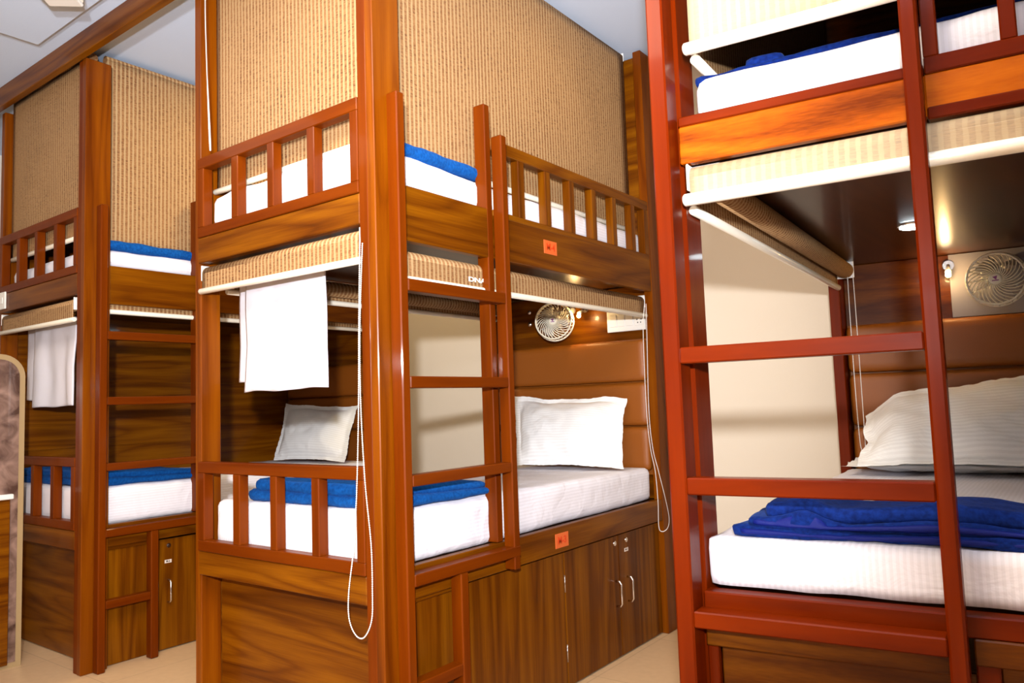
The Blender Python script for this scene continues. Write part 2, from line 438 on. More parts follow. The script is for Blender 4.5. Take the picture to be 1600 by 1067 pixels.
def bunk(dx, label, is_left):
    T = shift(dx)
    P = thing('bunk_bed', T((-.51, .95, 0)), label, 'bunk bed', 'teak bunk beds')
    top = 2.925 - .002
    posts(T, P, [(-.036, 0, -.022, .10, 0, top), (-1.07, -1.028, -.006, .08, 0, top), (-.046, 0, 1.895, 2.03, 0, CZ - .012), (-1.07, -1.028, 1.90, 2.03, 0, CZ - .012)])
    MB(T).box(-.079, -.037, -.019, .02, 0, top).done('post_facing', 'pz', P)
    ladder_bal = [(-.795, -.752), (-.569, -.531), (-.341, -.301)]
    for z in ((.648, .69, .945, .988), (1.873, 1.914, 2.150, 2.195)):
        railing(T, P, 'x', -1.028, -.080, (-.022, .020), z, ladder_bal, [(-1.028, -.984), (-.118, -.080)], ('px', 'pz'))
    MB(T).box(-1.028, -.080, -.018, .018, .5575, .647).done('foot_board', 'wx', P)
    MB(T).box(-1.028, -.080, -.018, .018, 1.770, 1.872).done('foot_board', 'wx', P)
    MB(T).box(-1.028, -.037, .079, .097, .004, .59).done('foot_panel', 'wx', P)
    # long side next to the ladder
    MB(T).box(-.034, -.002, .101, 1.894, .559, .664).done('side_board', 'wy', P)
    MB(T).box(-.034, -.002, .101, 1.894, 1.724, 1.912).done('side_board', 'wy', P)
    railing(T, P, 'y', .584, 1.894, (-.040, 0), (1.888, 1.914, 2.146, 2.195), [(y - .042, y) for y in (.80, .99, 1.18, 1.37, 1.56, 1.75)], [(1.845, 1.894)], ('wy', 'wz'))
    MB(T).box(-.055, -.001, .549, .583, .666, 2.322).done('guard_stile', 'pz', P)
    lad = bpy.data.objects.new('ladder', None); COL.objects.link(lad); lad.parent = P
    MB(T).box(.001, .05, .032, .068, 0, 2.198, bev=.004).done('ladder_stile', 'pz', lad)
    MB(T).box(.001, .05, .583, .619, .566, 2.197, bev=.004).done('ladder_stile', 'pz', lad)
    MB(T).box(.001, .05, .283, .322, .002, .612, bev=.004).done('ladder_stile', 'pz', lad)
    for z0, z1 in ((1.545, 1.585), (1.232, 1.270), (.921, .957)):
        MB(T).box(.003, .05, .068, .583, z0, z1, bev=.003).done('ladder_rung', 'py', lad)
    MB(T).box(-.001, .051, .066, .620, .612, .650, bev=.003).done('ladder_rung', 'py', lad)
    MB(T).box(.003, .05, .068, .283, .284, .322, bev=.003).done('ladder_rung', 'py', lad)
    # storage under the lower bunk
    MB(T).box(-.056, -.034, .101, .330, .002, .560).done('cabinet_panel', 'wz', P)
    MB(T).box(-.046, -.022, .101, .330, .541, .560, bev=.002).done('cabinet_trim', 'wy', P)
    doors = [(.333, 1.02, None), (1.025, 1.477, 1.444), (1.482, 1.893, 1.553)] if not is_left else [(.333, .86, .412), (.865, 1.40, None), (1.405, 1.893, None)]
    for y0, y1, hy in doors:
        d = MB(T).box(-.050, -.030, y0, y1, .006, .547, bev=.0015).done('cabinet_door', 'wz', P)
        if hy:
            door_handle(T, d, -.030, hy, .234, .345); door_lock(T, d, -.030, hy + .002, .515)
            if is_left or hy > 1.5:
                st = MB(T).box(-.0295, -.0285, hy - .018, hy + .018, .428 if is_left else .462, .444 if is_left else .478, bev=0).done('number_sticker', 'sticker', d)
                st['label'] = 'small white number sticker'
                text_part('lettering', 'M-6' if is_left else 'M-3', .014, 'ink', Matrix.Translation(T((-.0282, hy, .436 if is_left else .470))) @ FACE_X, st, .0003)
        if not hy:
            for z in (.14, .42): MB(T).tube([(-.029, y1 + .0025, z - .035), (-.029, y1 + .0025, z + .035)], .0022, 6).done('hinge', 'chrome', d)
    if not is_left:
        for z, tx in ((1.82, 'M-4'), (.609, 'M-3')):
            pl = MB(T).box(-.002, .001, .922, 1.018, z - .029, z + .029, bev=.001).done('number_plate', 'orange', P)
            pl['label'] = 'orange plate with %s in red letters' % tx
            text_part('lettering', tx, .040, 'redtext', Matrix.Translation(T((.0014, .970, z))) @ FACE_X, pl)
    # decks, back and far side
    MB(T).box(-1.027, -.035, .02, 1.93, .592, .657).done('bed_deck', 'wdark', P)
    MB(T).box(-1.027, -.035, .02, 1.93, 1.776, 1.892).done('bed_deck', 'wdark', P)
    MB(T).box(-1.027, -.047, 1.955, 1.985, .657, 1.775).done('back_panel', 'wx', P)
    MB(T).box(-1.027, -.047, 1.955, 1.985, 1.893, CZ - .012).done('back_panel', 'wx', P)
    cushions(T, P, -1.024, -.050, 1.925, [.80, 1.032, 1.262, 1.487])
    if is_left:
        MB(T).box(-1.062, -1.032, .081, 1.899, .004, CZ - .05).done('side_panel', 'wy', P)
        m = MB(T)
        for z in (.66, 1.0, 1.38): m.box(-1.032, -1.026, .081, 1.899, z, z + .006, bev=.001)
        m.done('panel_bead', 'wy', P)
    else:
        MB(T).box(-1.062, -1.032, .081, 1.899, .004, .664).done('side_board', 'wy', P)
        MB(T).box(-1.062, -1.032, .081, 1.899, 1.776, 2.15).done('side_board', 'wy', P)
    return P

bunk_m = bunk(0, 'teak bunk bed with plates M-4 and M-3 and a ladder on its long side', False)
bunk_l = bunk(-2.003, 'teak bunk bed under the ceiling beam, sticker M-6 on its cabinet door', True)

# bunk with the ladder on its foot end
def flash_red_bunk():
    T = RT
    P = thing('bunk_bed', T((.55, .95, 0)), 'flash-reddened teak bunk bed with a wide ladder across its foot end', 'bunk bed', 'teak bunk beds')
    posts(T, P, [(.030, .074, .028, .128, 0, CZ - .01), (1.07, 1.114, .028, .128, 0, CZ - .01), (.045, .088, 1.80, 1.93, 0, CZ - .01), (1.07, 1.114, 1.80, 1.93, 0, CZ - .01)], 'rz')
    lad = bpy.data.objects.new('ladder', None); COL.objects.link(lad); lad.parent = P
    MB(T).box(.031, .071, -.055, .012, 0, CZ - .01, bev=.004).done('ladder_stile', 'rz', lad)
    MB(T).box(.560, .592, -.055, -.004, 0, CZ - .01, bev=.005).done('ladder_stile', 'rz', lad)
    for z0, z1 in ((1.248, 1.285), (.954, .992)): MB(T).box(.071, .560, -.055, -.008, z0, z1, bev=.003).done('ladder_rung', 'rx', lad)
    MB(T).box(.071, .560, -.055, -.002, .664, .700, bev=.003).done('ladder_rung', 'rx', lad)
    # foot boards
    for x0, x1 in ((.076, .592), (.592, 1.07)):
        MB(T).box(x0, x1, -.001, .026, 1.722, 1.812).done('foot_board', 'wbx', P)
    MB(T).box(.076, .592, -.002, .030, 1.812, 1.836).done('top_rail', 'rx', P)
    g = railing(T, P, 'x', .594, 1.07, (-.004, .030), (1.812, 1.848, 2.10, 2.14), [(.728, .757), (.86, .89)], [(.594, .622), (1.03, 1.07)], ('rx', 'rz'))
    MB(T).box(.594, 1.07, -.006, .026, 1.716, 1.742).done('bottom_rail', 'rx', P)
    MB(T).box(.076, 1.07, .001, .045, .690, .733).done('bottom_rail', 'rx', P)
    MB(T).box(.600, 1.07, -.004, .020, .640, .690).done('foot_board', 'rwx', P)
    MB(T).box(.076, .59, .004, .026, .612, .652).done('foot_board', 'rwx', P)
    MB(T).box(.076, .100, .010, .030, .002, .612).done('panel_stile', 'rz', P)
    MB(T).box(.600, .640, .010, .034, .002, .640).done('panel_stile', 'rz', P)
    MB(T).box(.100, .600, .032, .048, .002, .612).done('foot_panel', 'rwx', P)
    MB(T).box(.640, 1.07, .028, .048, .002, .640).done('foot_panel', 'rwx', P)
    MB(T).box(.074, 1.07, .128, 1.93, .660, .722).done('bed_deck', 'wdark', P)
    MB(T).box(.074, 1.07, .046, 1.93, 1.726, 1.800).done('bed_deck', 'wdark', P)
    MB(T).box(.045, .072, .130, 1.799, .62, .735).done('side_board', 'wy', P)
    MB(T).box(.045, .072, .130, 1.799, 1.73, 1.84).done('side_board', 'wy', P)
    MB(T).box(.045, .072, .130, 1.799, .002, .62).done('cabinet_panel', 'wz', P)
    MB(T).box(1.075, 1.10, .130, 1.80, .002, CZ - .01).done('side_panel', 'wy', P)  # out of view; carried up to the ceiling to keep the upper bunk dark
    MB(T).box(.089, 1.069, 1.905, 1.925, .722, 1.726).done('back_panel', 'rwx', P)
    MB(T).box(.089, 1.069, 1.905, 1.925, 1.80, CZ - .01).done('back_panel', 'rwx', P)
    pl = MB(T).box(.497, 1.068, 1.897, 1.9045, 1.462, 1.724, bev=.001).done('fan_backing', 'silver_laminate', P)
    pl['label'] = 'pale grey laminate panel behind the fan'
    cushions(T, P, .092, 1.066, 1.895, [.80, 1.02, 1.25, 1.460])
    return P
bunk_r = flash_red_bunk()

# ------------------------------------------------------------------ bedding
G = 'mattresses in striped white sheets'
def mattress(T, box, label, sl=None, **kw):
    m = MB(T); x0, x1, y0, y1, z0, z1 = box
    kw.setdefault('r', .030); m.soft(x0, x1, y0, y1, z0, z1, step=.024, amp=.0045, fr=6, shape=sl, **kw)
    return tag(m.done('mattress', 'sheet', None, ((x0 + x1) / 2, (y0 + y1) / 2, z0)), label, 'mattress', G)
def dip(y0, d): return lambda p: V((p.x, p.y, p.z - d * max(0, min(1, (p.y - y0) / 1.2)) * max(0, min(1, (p.z - .66) / .15))))
mattress(ID, (-.995, -.040, .030, 1.868, .6595, .840), 'white striped mattress under the blue blanket beside plate M-3', dip(.5, .016), seed=1)
mattress(ID, (-1.0, -.046, .022, 1.90, 1.915, 2.030), 'upper mattress behind the slatted guard rails above plate M-4', lambda p: V((p.x, p.y, p.z + ((.020 + .012 * max(0, min(1, (p.x + .75) / .4)) + .006 * math.sin(p.x * 21)) * max(0, 1 - p.y / .5) if p.z > 1.96 else 0))), seed=2)
mattress(shift(-2.003), (-.995, -.040, .030, 1.868, .6595, .840), 'lower white mattress in the bunk with sticker M-6', dip(.5, .016), seed=3)
mattress(shift(-2.003), (-1.0, -.046, .036, 1.90, 1.915, 2.004), 'upper white mattress in the bunk under the ceiling beam', seed=4)
mattress(RT, (.0745, 1.062, .040, 1.79, .7345, .848), 'lower white mattress behind the wide foot-end ladder', seed=5, r=.016)
mattress(RT, (.100, 1.062, .050, 1.845, 1.838, 1.945), 'upper white mattress of the bunk with the wide ladder', seed=6)

def pillow(T, TL, TR, BL, BR, label, thick=.075, seed=0, wob=.012, ear=0):
    TL, TR, BL, BR = map(V, (TL, TR, BL, BR))
    nrm = (TR - TL).cross(TL - BL).normalized()
    def fn(side):
        def f(u, v):
            p = BL.lerp(BR, u).lerp(TL.lerp(TR, u), v)
            p = p - V((0, 0, 1)) * ear * max(0, 1 - u / .16) * v
            a, b = 2 * u - 1, 2 * v - 1
            e = max(abs(a), abs(b))
            fa, fb = min(1, abs(a) / .90), min(1, abs(b) / .86)
            t = thick * max(0, (1 - fa ** 3.4) * (1 - fb ** 3.4)) ** .72
            # edges drawn in between the corners
            p = p - (TR - TL) * .5 * a * .035 * (1 - b * b) - (TL - BL) * .5 * b * .07 * (1 - a * a)
            w = noise.noise(V((u * 4 + seed, v * 3, side))) * .6 + noise.noise(V((u * 9 + seed, v * 7, side + 5))) * .35
            crease = abs(noise.noise(V((u * 6 + v * 5 + seed, v * 3 - u * 2, 3)))) * .010
            edge = noise.noise(V((u * 5 + seed, v * 5, 9))) * wob * (e > .8) * (e - .8) / .2
            p = p + (TL - BL).normalized() * noise.noise(V((u * 4.3 + seed * 2, 2, 7))) * .022 * max(0, b) + (TR - TL).normalized() * noise.noise(V((v * 3.7 + seed, 5, 3))) * .022 * a
            return p + nrm * (side * (t + .0018 + (w * .015 - crease * 1.3) * min(1, t / .02)) + edge)
        return f
    m = MB(T)
    m.grid(fn(1), 48, 32, True); m.grid(fn(-1), 48, 32, True)
    bmesh.ops.remove_doubles(m.bm, verts=m.bm.verts, dist=.0038)
    o = m.done('pillow', 'case', None, (BL + BR) / 2)
    return tag(o, label, 'pillow', 'white pillows')
pillow(ID, (-.875, 1.83, 1.215), (-.145, 1.83, 1.185), (-.70, 1.605, .840), (-.050, 1.605, .838), 'white flanged pillow leaning on the padded headboard below the switch board', seed=1)
pillow(ID, (-2.965, 1.83, 1.232), (-2.18, 1.83, 1.195), (-2.80, 1.60, .836), (-2.06, 1.60, .836), 'white pillow seen through the slatted rail, below a white towel', seed=4)
pillow(RT, (.150, 1.81, 1.150), (.92, 1.83, 1.240), (.175, 1.42, .893), (.90, 1.40, .893), 'crumpled white pillow leaning on the headboard below the grey fan panel', .06, 8, .014, .085)
pillow(RT, (.105, 1.80, .895), (.90, 1.80, .895), (.110, 1.46, .889), (.90, 1.46, .889), 'flat white pillow lying under the crumpled leaning one', .034, 11)

GB = 'blue folded blankets'
def blanket(T, layers, mat, label, origin, shape=None, trims=()):
    m = MB(T)
    for i, (b, r) in enumerate(layers):
        m.soft(*b, r=r, step=.018, amp=.007, fr=8, seed=i * 3.3 + b[0], shape=shape)
    o = m.done('blanket', mat, None, origin)
    for b in trims:
        t = MB(T); t.soft(*b, r=.006, step=.012, amp=.004, fr=16, shape=shape); t.done('satin_hem', 'satin', o)
    return tag(o, label, 'blanket', GB)
def wedge(z0, y0, y1, k):
    return lambda p: V((p.x, p.y, z0 + (p.z - z0) * (1 - k * max(0, min(1, (p.y - y0) / (y1 - y0))))))
blanket(ID, [((-.805, -.036, .045, .600, .841, .882), .02), ((-.770, -.050, .050, .560, .876, .922), .022)], 'blue', 'blue blanket folded across the lower bunk beside plate M-3', (-.4, .3, .841), wedge(.841, .12, .60, .45))
blanket(shift(-2.003), [((-.96, -.040, .045, .70, .841, .880), .02), ((-.94, -.055, .050, .64, .874, .912), .018)], 'blue', 'blue blanket on the lower bunk with sticker M-6', (-.5, .3, .841), wedge(.841, .15, .66, .45))
blanket(ID, [((-.30, -.040, .115, .590, 2.034, 2.086), .024)], 'blue', 'blue blanket folded on the upper mattress above plate M-4', (-.3, .35, 2.034))
blanket(shift(-2.003), [((-.30, -.040, .10, .80, 2.003, 2.052), .02)], 'blue', 'blue blanket folded on the upper bunk under the ceiling beam', (-.4, .4, 1.996))
def rumple(p):
    h = .022 * math.exp(-((p.x - .29) / .045) ** 2) * (1 if p.z > .885 else .0) + .010 * math.sin(p.x * 14) * (p.z - .848) / .08
    return V((p.x + .02 * noise.noise(V((p.y * 9, p.z * 30, 2))) * max(0, (.4 - p.x) / .3), p.y, p.z + h))
blanket(RT, [((.130, 1.02, .060, .29, .849, .871), .010), ((.165, 1.02, .066, .28, .866, .892), .012), ((.200, 1.02, .080, .27, .886, .922), .017)], 'navy', 'royal blue fringed blanket spread behind the wide ladder', (.5, .3, .849), rumple,
        [(.15, 1.0, .055, .066, .855, .866), (.18, 1.0, .061, .074, .874, .886)])
blanket(RT, [((.092, 1.05, .085, .62, 1.938, 1.962), .011), ((.21, .30, .10, .40, 1.950, 1.985), .016)], 'navy', 'blue blanket on the highest bunk under the half-raised blind', (.5, .3, 1.944))

# ------------------------------------------------------------------ roller blinds
GR = 'woven cane roller blinds'
def blind(T, axis, a0, a1, plane, z_roll, z_bar, label, rr=.028, mat=None, face=-1, bar_r=.012, rolled=True, chain=None, brackets=True, over=.014, tilt=0.0):
    """roller at z_roll, cloth dropping in front of it (towards `face`) to the hem bar"""
    mat = mat or ('cx' if axis == 'x' else 'cy')
    def P(a, off, z): return (a, plane + off, z) if axis == 'x' else (plane + off, a, z)
    mid = (a0 + a1) / 2
    R = thing('roller_blind', T(P(mid, 0, z_bar)), label, 'roller blind', GR)
    n = 24
    m = MB(T)
    m.tube([P(a0, 0, z_roll), P(a1, 0, z_roll)], rr, n)
    m.done('rolled_cloth', mat, R)
    # hanging cloth
    off = face * (rr - .001)
    def cl(u, v):
        a = a0 + (a1 - a0) * u; z = z_roll + (z_bar - z_roll + tilt * (u - .5)) * v
        w = .0025 * math.sin(u * 9 + v * 3) * v + .0015 * noise.noise(V((u * 6, v * 4, a0)))
        return P(a, off + (w if z_roll - z_bar > .4 else 0), z)
    m = MB(T); m.grid(cl, 24, 24)
    m.done('cloth', mat, R, solid=.002)
    m = MB(T); e = over
    q = [P(a0 - e, off, z_bar - tilt / 2), P(a0 - e + .004, off, z_bar - tilt / 2), P(a1 + e - .004, off, z_bar + tilt / 2), P(a1 + e, off, z_bar + tilt / 2)]
    m.tube(q, [bar_r * .8, bar_r, bar_r, bar_r * .8], 16)
    m.done('hem_bar', 'bar', R)
    if brackets:
        for a, sg in ((a0, -1), (a1, 1)):
            m = MB(T)
            aa, ab = a + sg * .002, a + sg * .008
            lo, hi = min(aa, ab), max(aa, ab)
            k = sorted((-rr * 1.02, rr * 1.02))
            if axis == 'x': m.box(lo, hi, plane + k[0], plane + k[1], z_roll - rr, z_roll + rr * 1.15, bev=.003)
            else: m.box(plane + k[0], plane + k[1], lo, hi, z_roll - rr, z_roll + rr * 1.15, bev=.003)
            for dz in (-.3, .5):
                p = P(a + sg * .008, face * rr * .5, z_roll + rr * dz); q2 = P(a + sg * .010, face * rr * .5, z_roll + rr * dz)
                m.tube([p, q2], .004, 8)
            m.done('bracket', 'plastic', R)
    if chain: bead_chain(T, chain, R)
    return R

SL = shift(-2.003)
def loop(pts): return pts
# middle bunk
blind(ID, 'x', -1.018, -.098, .022, 1.730, 1.656, 'rolled cane blind over the foot opening where the larger white towel hangs', rr=.029, tilt=-.006,
      chain=[(-.062, -.034, 1.70), (-.060, -.046, 1.45), (-.066, -.048, 1.20), (-.080, -.048, .95), (-.100, -.048, .75), (-.128, -.048, .60), (-.128, -.048, .52), (-.098, -.048, .475), (-.060, -.048, .475), (-.026, -.048, .53), (-.020, -.048, .62), (-.022, -.048, .76), (-.044, -.048, .95), (-.058, -.047, 1.20), (-.056, -.045, 1.45), (-.050, -.034, 1.70)])
blind(ID, 'y', .115, 1.868, -.062, 1.672, 1.600, 'rolled cane blind with white maker letters above the fan and below plate M-4', face=1, rr=.030,
      chain=[(-.020, 1.845, 1.66), (-.020, 1.815, 1.50), (-.015, 1.80, 1.12), (-.006, 1.805, .93), (.004, 1.825, .81), (.006, 1.835, .66), (.006, 1.830, .54), (.006, 1.862, .508), (.006, 1.925, .515), (.006, 1.950, .56), (.006, 1.92, .66), (.004, 1.86, .81), (-.004, 1.825, .93), (-.012, 1.82, 1.12), (-.020, 1.855, 1.50), (-.020, 1.862, 1.66)])
mk = bpy.data.objects.get('roller_blind.001')
text_part('maker_letters', 'DNA', .030, 'white_ink', Matrix.Translation((-.029, .512, 1.635)) @ FACE_X @ Matrix.Diagonal((1.55, .8, 1, 1)), mk, .0006)
blind(ID, 'y', .115, 1.868, -.985, 1.725, 1.668, 'rolled cane blind on the far long side behind the ladder rungs', face=-1, rr=.034)
blind(ID, 'x', -1.012, -.126, .078, 2.985, 2.072, 'lowered cane blind closing the upper foot end above the larger towel', rr=.022, tilt=-.004,
      chain=[(-.955, -.028, 2.90), (-.952, -.030, 2.75), (-.940, -.030, 2.50), (-.926, -.030, 2.25), (-.922, -.028, 2.205), (-.925, -.026, 2.25), (-.945, -.026, 2.5)])
blind(ID, 'y', .112, 1.850, -.100, 2.985, 2.048, 'lowered cane blind closing the upper long side above plate M-4', face=1, rr=.022)
# left bunk
blind(SL, 'x', -1.018, -.145, .022, 1.730, 1.656, 'rolled cane blind over the opening where the smaller white towel hangs', rr=.029, tilt=-.006,
      chain=[(-1.005, -.030, 1.70), (-1.005, -.034, 1.45), (-1.002, -.034, 1.30), (-.990, -.034, 1.28), (-.982, -.034, 1.30), (-.980, -.034, 1.45), (-.980, -.030, 1.70)])
blind(SL, 'y', .115, 1.868, -.062, 1.745, 1.690, 'rolled cane blind on the long side of the bunk with sticker M-6', face=1, rr=.028)
blind(SL, 'x', -1.012, -.090, .052, 2.975, 2.070, 'lowered cane blind facing the room right under the ceiling beam', rr=.022, brackets=False)
blind(SL, 'y', .112, 1.850, -.100, 2.985, 2.035, 'lowered cane blind facing the aisle, above the bunk with sticker M-6', face=1, rr=.022, brackets=False)
# bunk with the wide ladder
blind(RT, 'x', .100, 1.05, .020, 1.684, 1.632, 'flash-paled rolled blind across the foot of the bunk with the wide ladder', rr=.030, mat='cpx', bar_r=.015, over=.016)
blind(RT, 'x', .112, 1.05, .026, 2.98, 2.000, 'flash-paled half-raised blind of the highest bunk over the wide ladder', rr=.022, mat='cpx', bar_r=.015)
blind(RT, 'y', .060, 1.790, .118, 1.690, 1.620, 'rolled cane blind over the cream wall view with a chain at its far end', face=-1, rr=.034, bar_r=.012,
      chain=[(.130, 1.770, 1.66), (.129, 1.770, 1.50), (.130, 1.765, 1.20), (.132, 1.770, 1.00), (.136, 1.775, .93), (.150, 1.775, .925), (.152, 1.775, .98), (.153, 1.770, 1.20), (.152, 1.772, 1.50), (.151, 1.772, 1.66)])
blind(RT, 'y', .060, 1.790, .130, 2.98, 1.990, 'dark lowered side blind inside the highest bunk', face=-1, rr=.022, bar_r=.013)

# ------------------------------------------------------------------ towels
def towel(T, xf, xb, y, z_top, zf, zb, label, seed, lean=0):
    """cloth folded over a rail: front sheet, fold, back sheet shifted sideways"""
    r = .011
    lf, lb = z_top - zf, z_top - zb
    def fn(u, v):
        arc = math.pi * r
        s = v * (lf + arc + lb)
        if s < lf: k, yy, z = 0, -r, zf + s
        elif s < lf + arc:
            an = (s - lf) / r; k = an / math.pi; yy, z = -r * math.cos(an), z_top + r * math.sin(an)
        else: k, yy, z = 1, r, z_top - (s - lf - arc)
        x0 = xf[0] * (1 - k) + xb[0] * k; x1 = xf[1] * (1 - k) + xb[1] * k
        drop = (z_top - z)
        x = x0 + (x1 - x0) * u - lean * drop * (1 - u)
        fold = (.010 * math.sin(u * 7 + seed) + .006 * math.sin(u * 17 + seed * 2)) * min(1, drop / .25) + .006 * noise.noise(V((u * 5, z * 6, seed)))
        zz = z + (.008 * noise.noise(V((u * 3, seed, k))) if v < .02 or v > .98 else 0)
        return (x, y + yy * (1 + .6 * drop) + fold * (1 if k < .5 else .6), zz)
    m = MB(T); m.grid(fn, 40, 90)
    o = m.done('towel', 'towel', None, ((xf[0] + xf[1]) / 2, y, zf), solid=.006)
    return tag(o, label, 'towel', 'white towels on the foot rails')
towel(ID, (-.872, -.392), (-.945, -.47), .105, 1.690, 1.252, 1.295, 'larger bright white towel hanging over the near pillow view', 1.0, .06)
towel(SL, (-.835, -.335), (-.985, -.45), .105, 1.690, 1.240, 1.285, 'bluish white towel hanging beside the tall rounded panel', 4.0, .02)
def towel_rail(T, label):
    P = thing('towel_rail', T((-.64, .105, 1.69)), label, 'towel rail', 'towel rails')
    MB(T).tube([(-1.0, .105, 1.69), (-.30, .105, 1.69)], .006, 10).done('rod', 'brass', P)
    for x in (-.985, -.37):
        m = MB(T); m.tube([(x, .105, 1.774), (x, .098, 1.72), (x, .092, 1.692), (x, .099, 1.678), (x, .110, 1.679), (x, .117, 1.69)], .0045, 8); m.box(x - .012, x + .012, .093, .117, 1.768, 1.7755, bev=.002)
        m.done('hook', 'brass', P)
towel_rail(ID, 'brass rail holding the larger bright towel')
towel_rail(SL, 'brass rail holding the bluish towel')

# ------------------------------------------------------------------ fans, switches, lamps
def wall_fan(c, aim, base, label, rad=.100):
    c, aim = V(c), V(aim).normalized()
    P = thing('wall_fan', c, label, 'fan', 'small caged cabin fans')
    up = V((0, 0, 1)); r = aim.cross(up).normalized() * -1; u = r.cross(aim).normalized() * -1
    if u.z < 0: u = -u
    F = lambda p: c + r * p[0] + u * p[1] + aim * p[2]
    m = MB(F)
    # front spiral vanes, rim rings and side bars
    nv = 30
    for k in range(nv):
        a0 = 2 * math.pi * k / nv
        pts = []
        for j in range(7):
            t = j / 6; rr = .020 + (rad - .022) * t; a = a0 + .95 * t
            pts.append((rr * math.cos(a), rr * math.sin(a), .030 + .014 * (1 - t * t)))
        m.tube(pts, .0022, 5)
        a = a0 + .95
        m.tube([((rad - .003) * math.cos(a), (rad - .003) * math.sin(a), .028), ((rad + .004) * math.cos(a), (rad + .004) * math.sin(a), -.022)], .0023, 5)
    for rr, z, t in ((rad - .002, .029, .0045), (rad + .004, -.022, .0045)):
        m.tube([(rr * math.cos(2 * math.pi * k / 40), rr * math.sin(2 * math.pi * k / 40), z) for k in range(41)], t, 6)
    m.done('grille', 'fan', P)
    m = MB(F); m.tube([(0, 0, .036), (0, 0, .046), (0, 0, .050)], [.024, .023, .016], 20); cap = m.done('hub_cap', 'fan', P)
    m = MB(F); m.tube([(0, .004, .0500), (0, .004, .0508)], .010, 3); m.box(-.011, .011, -.009, -.005, .0500, .0508, bev=0); m.done('emblem', 'purple', cap)
    for k in range(3):
        a0 = 2 * math.pi * k / 3
        def bl(uu, vv, a0=a0):
            rr = .018 + .064 * uu; a = a0 + (vv - .5) * (.5 + .6 * uu)
            return (rr * math.cos(a), rr * math.sin(a), .006 + (vv - .5) * .024)
        m = MB(F); m.grid(bl, 8, 6); m.done('blade', 'grey', P, solid=.002)
    m = MB(F); m.tube([(0, 0, .012), (0, 0, -.02), (0, 0, -.07), (0, 0, -.080)], [.030, .040, .038, .026], 20)
    for k in range(14):
        a = 2 * math.pi * k / 14
        m.tube([(.040 * math.cos(a), .040 * math.sin(a), -.026), (rad * math.cos(a), rad * math.sin(a), -.022)], .0025, 5)
    m.done('motor_housing', 'grey', P)
    b = V(base); m = MB()
    back = F((0, 0, -.06))
    m.tube([F((-.044, 0, -.03)), F((-.048, .03, -.06)), F((-.02, .055, -.085)), back.lerp(b, .55) + V((0, 0, .02)), b], .009, 8)
    m.tube([F((.044, 0, -.03)), F((.048, .03, -.06)), F((.02, .055, -.085)), back.lerp(b, .55) + V((0, 0, .02))], .009, 8)
    m.ball(b, .022, 14, 8)
    m.done('mounting_arm', 'grey' , P)
    return P
wall_fan((-.549, 1.80, 1.612), (.42, -1, .02), (-.52, 1.938, 1.68), 'white caged fan above the padded headboard beside a switch board')
wall_fan(RT((.662, 1.775, 1.590)), (.0, -1, -.06), RT((.72, 1.885, 1.672)), 'ivory caged fan on the pale grey panel')

def reading_light(T, x, y, z, yw, label, dz=.045, col='grey'):
    P = thing('reading_light', T((x, yw, z + dz)), label, 'lamp', 'bedside reading lights')
    m = MB(T); m.tube([(x, yw, z + dz), (x, yw - .012, z + dz)], .021, 18); m.done('wall_mount', 'chrome', P)
    m = MB(T); m.tube([(x, yw - .010, z + dz), (x, (y + yw) / 2, z + dz * .8), (x, y + .004, z + .012)], [.007, .006, .012], 12); m.done('neck', col, P)
    m = MB(T); m.ball((x, y, z), .0115, 14, 8); m.done('bulb', 'bulb', P)
    ld = bpy.data.lights.new('bulb_light', 'POINT'); ld.energy = 1.8; ld.color = (1, .62, .25); ld.shadow_soft_size = .012
    lo = bpy.data.objects.new('bulb_light', ld); COL.objects.link(lo); lo.location = T((x, y - .03, z)); lo['kind'] = 'helper'
    return P
reading_light(ID, -.436, 1.875, 1.637, 1.954, 'small warm lamp glowing just behind the fan beside the switch board')
reading_light(RT, .496, 1.845, 1.634, 1.904, 'small warm lamp glowing beside the ivory fan')

def downlight(T, x, y, z, label):
    P = thing('downlight', T((x, y, z)), label, 'downlight', 'recessed bunk downlights')
    m = MB(T); m.tube([(x, y, z + .006), (x, y, z - .005)], .050, 28); m.done('rim', 'chrome', P)
    m = MB(T); m.tube([(x, y, z - .0045), (x, y, z - .008)], .043, 24); m.done('lens', 'led', P)
downlight(RT, .448, 1.155, 1.7255, 'recessed white downlight in the dark deck above the crumpled pillow')
downlight(SL, -.5, .85, 1.7755, 'recessed white downlight hidden above the bluish towel bunk')

def switch_board(M, w, h, label, keys=True):
    def F(p): return M @ V(p)
    P = thing('switch_board', F((0, 0, 0)), label, 'switch board', 'white switch boards')
    MB(F).box(-w / 2, w / 2, -h / 2, h / 2, 0, .011, bev=.003).done('plate', 'plastic', P)
    n = 4
    for k in range(n - 1):
        x = -w * .34 + k * w * .2
        MB(F).box(x - w * .09, x + w * .09, -h * .27, h * .27, .011, .0155, bev=.0015).done('switch', 'plastic', P)
    x = w * .30
    so = MB(F).box(x - w * .12, x + w * .12, -h * .30, h * .30, .011, .0145, bev=.0015).done('socket', 'plastic', P)
    m = MB(F)
    for dx, dy in ((0, .14), (-.05, -.02), (.05, -.02), (-.035, -.16), (.035, -.16)):
        m.tube([(x + w * dx, h * dy, .0142), (x + w * dx, h * dy, .0150)], .0035, 8)
    m.done('socket_holes', 'black', so)
FACE_Y = Matrix(((1, 0, 0, 0), (0, 0, -1, 0), (0, 1, 0, 0), (0, 0, 0, 1)))
switch_board(Matrix.Translation((-.178, 1.954, 1.595)) @ FACE_Y, .246, .118, 'white switch board with socket beside the headboard fan')
switch_board(Matrix.Translation((-3.031, 1.70, 1.386)) @ FACE_X, .246, .118, 'white switch board half hidden below the larger towel')
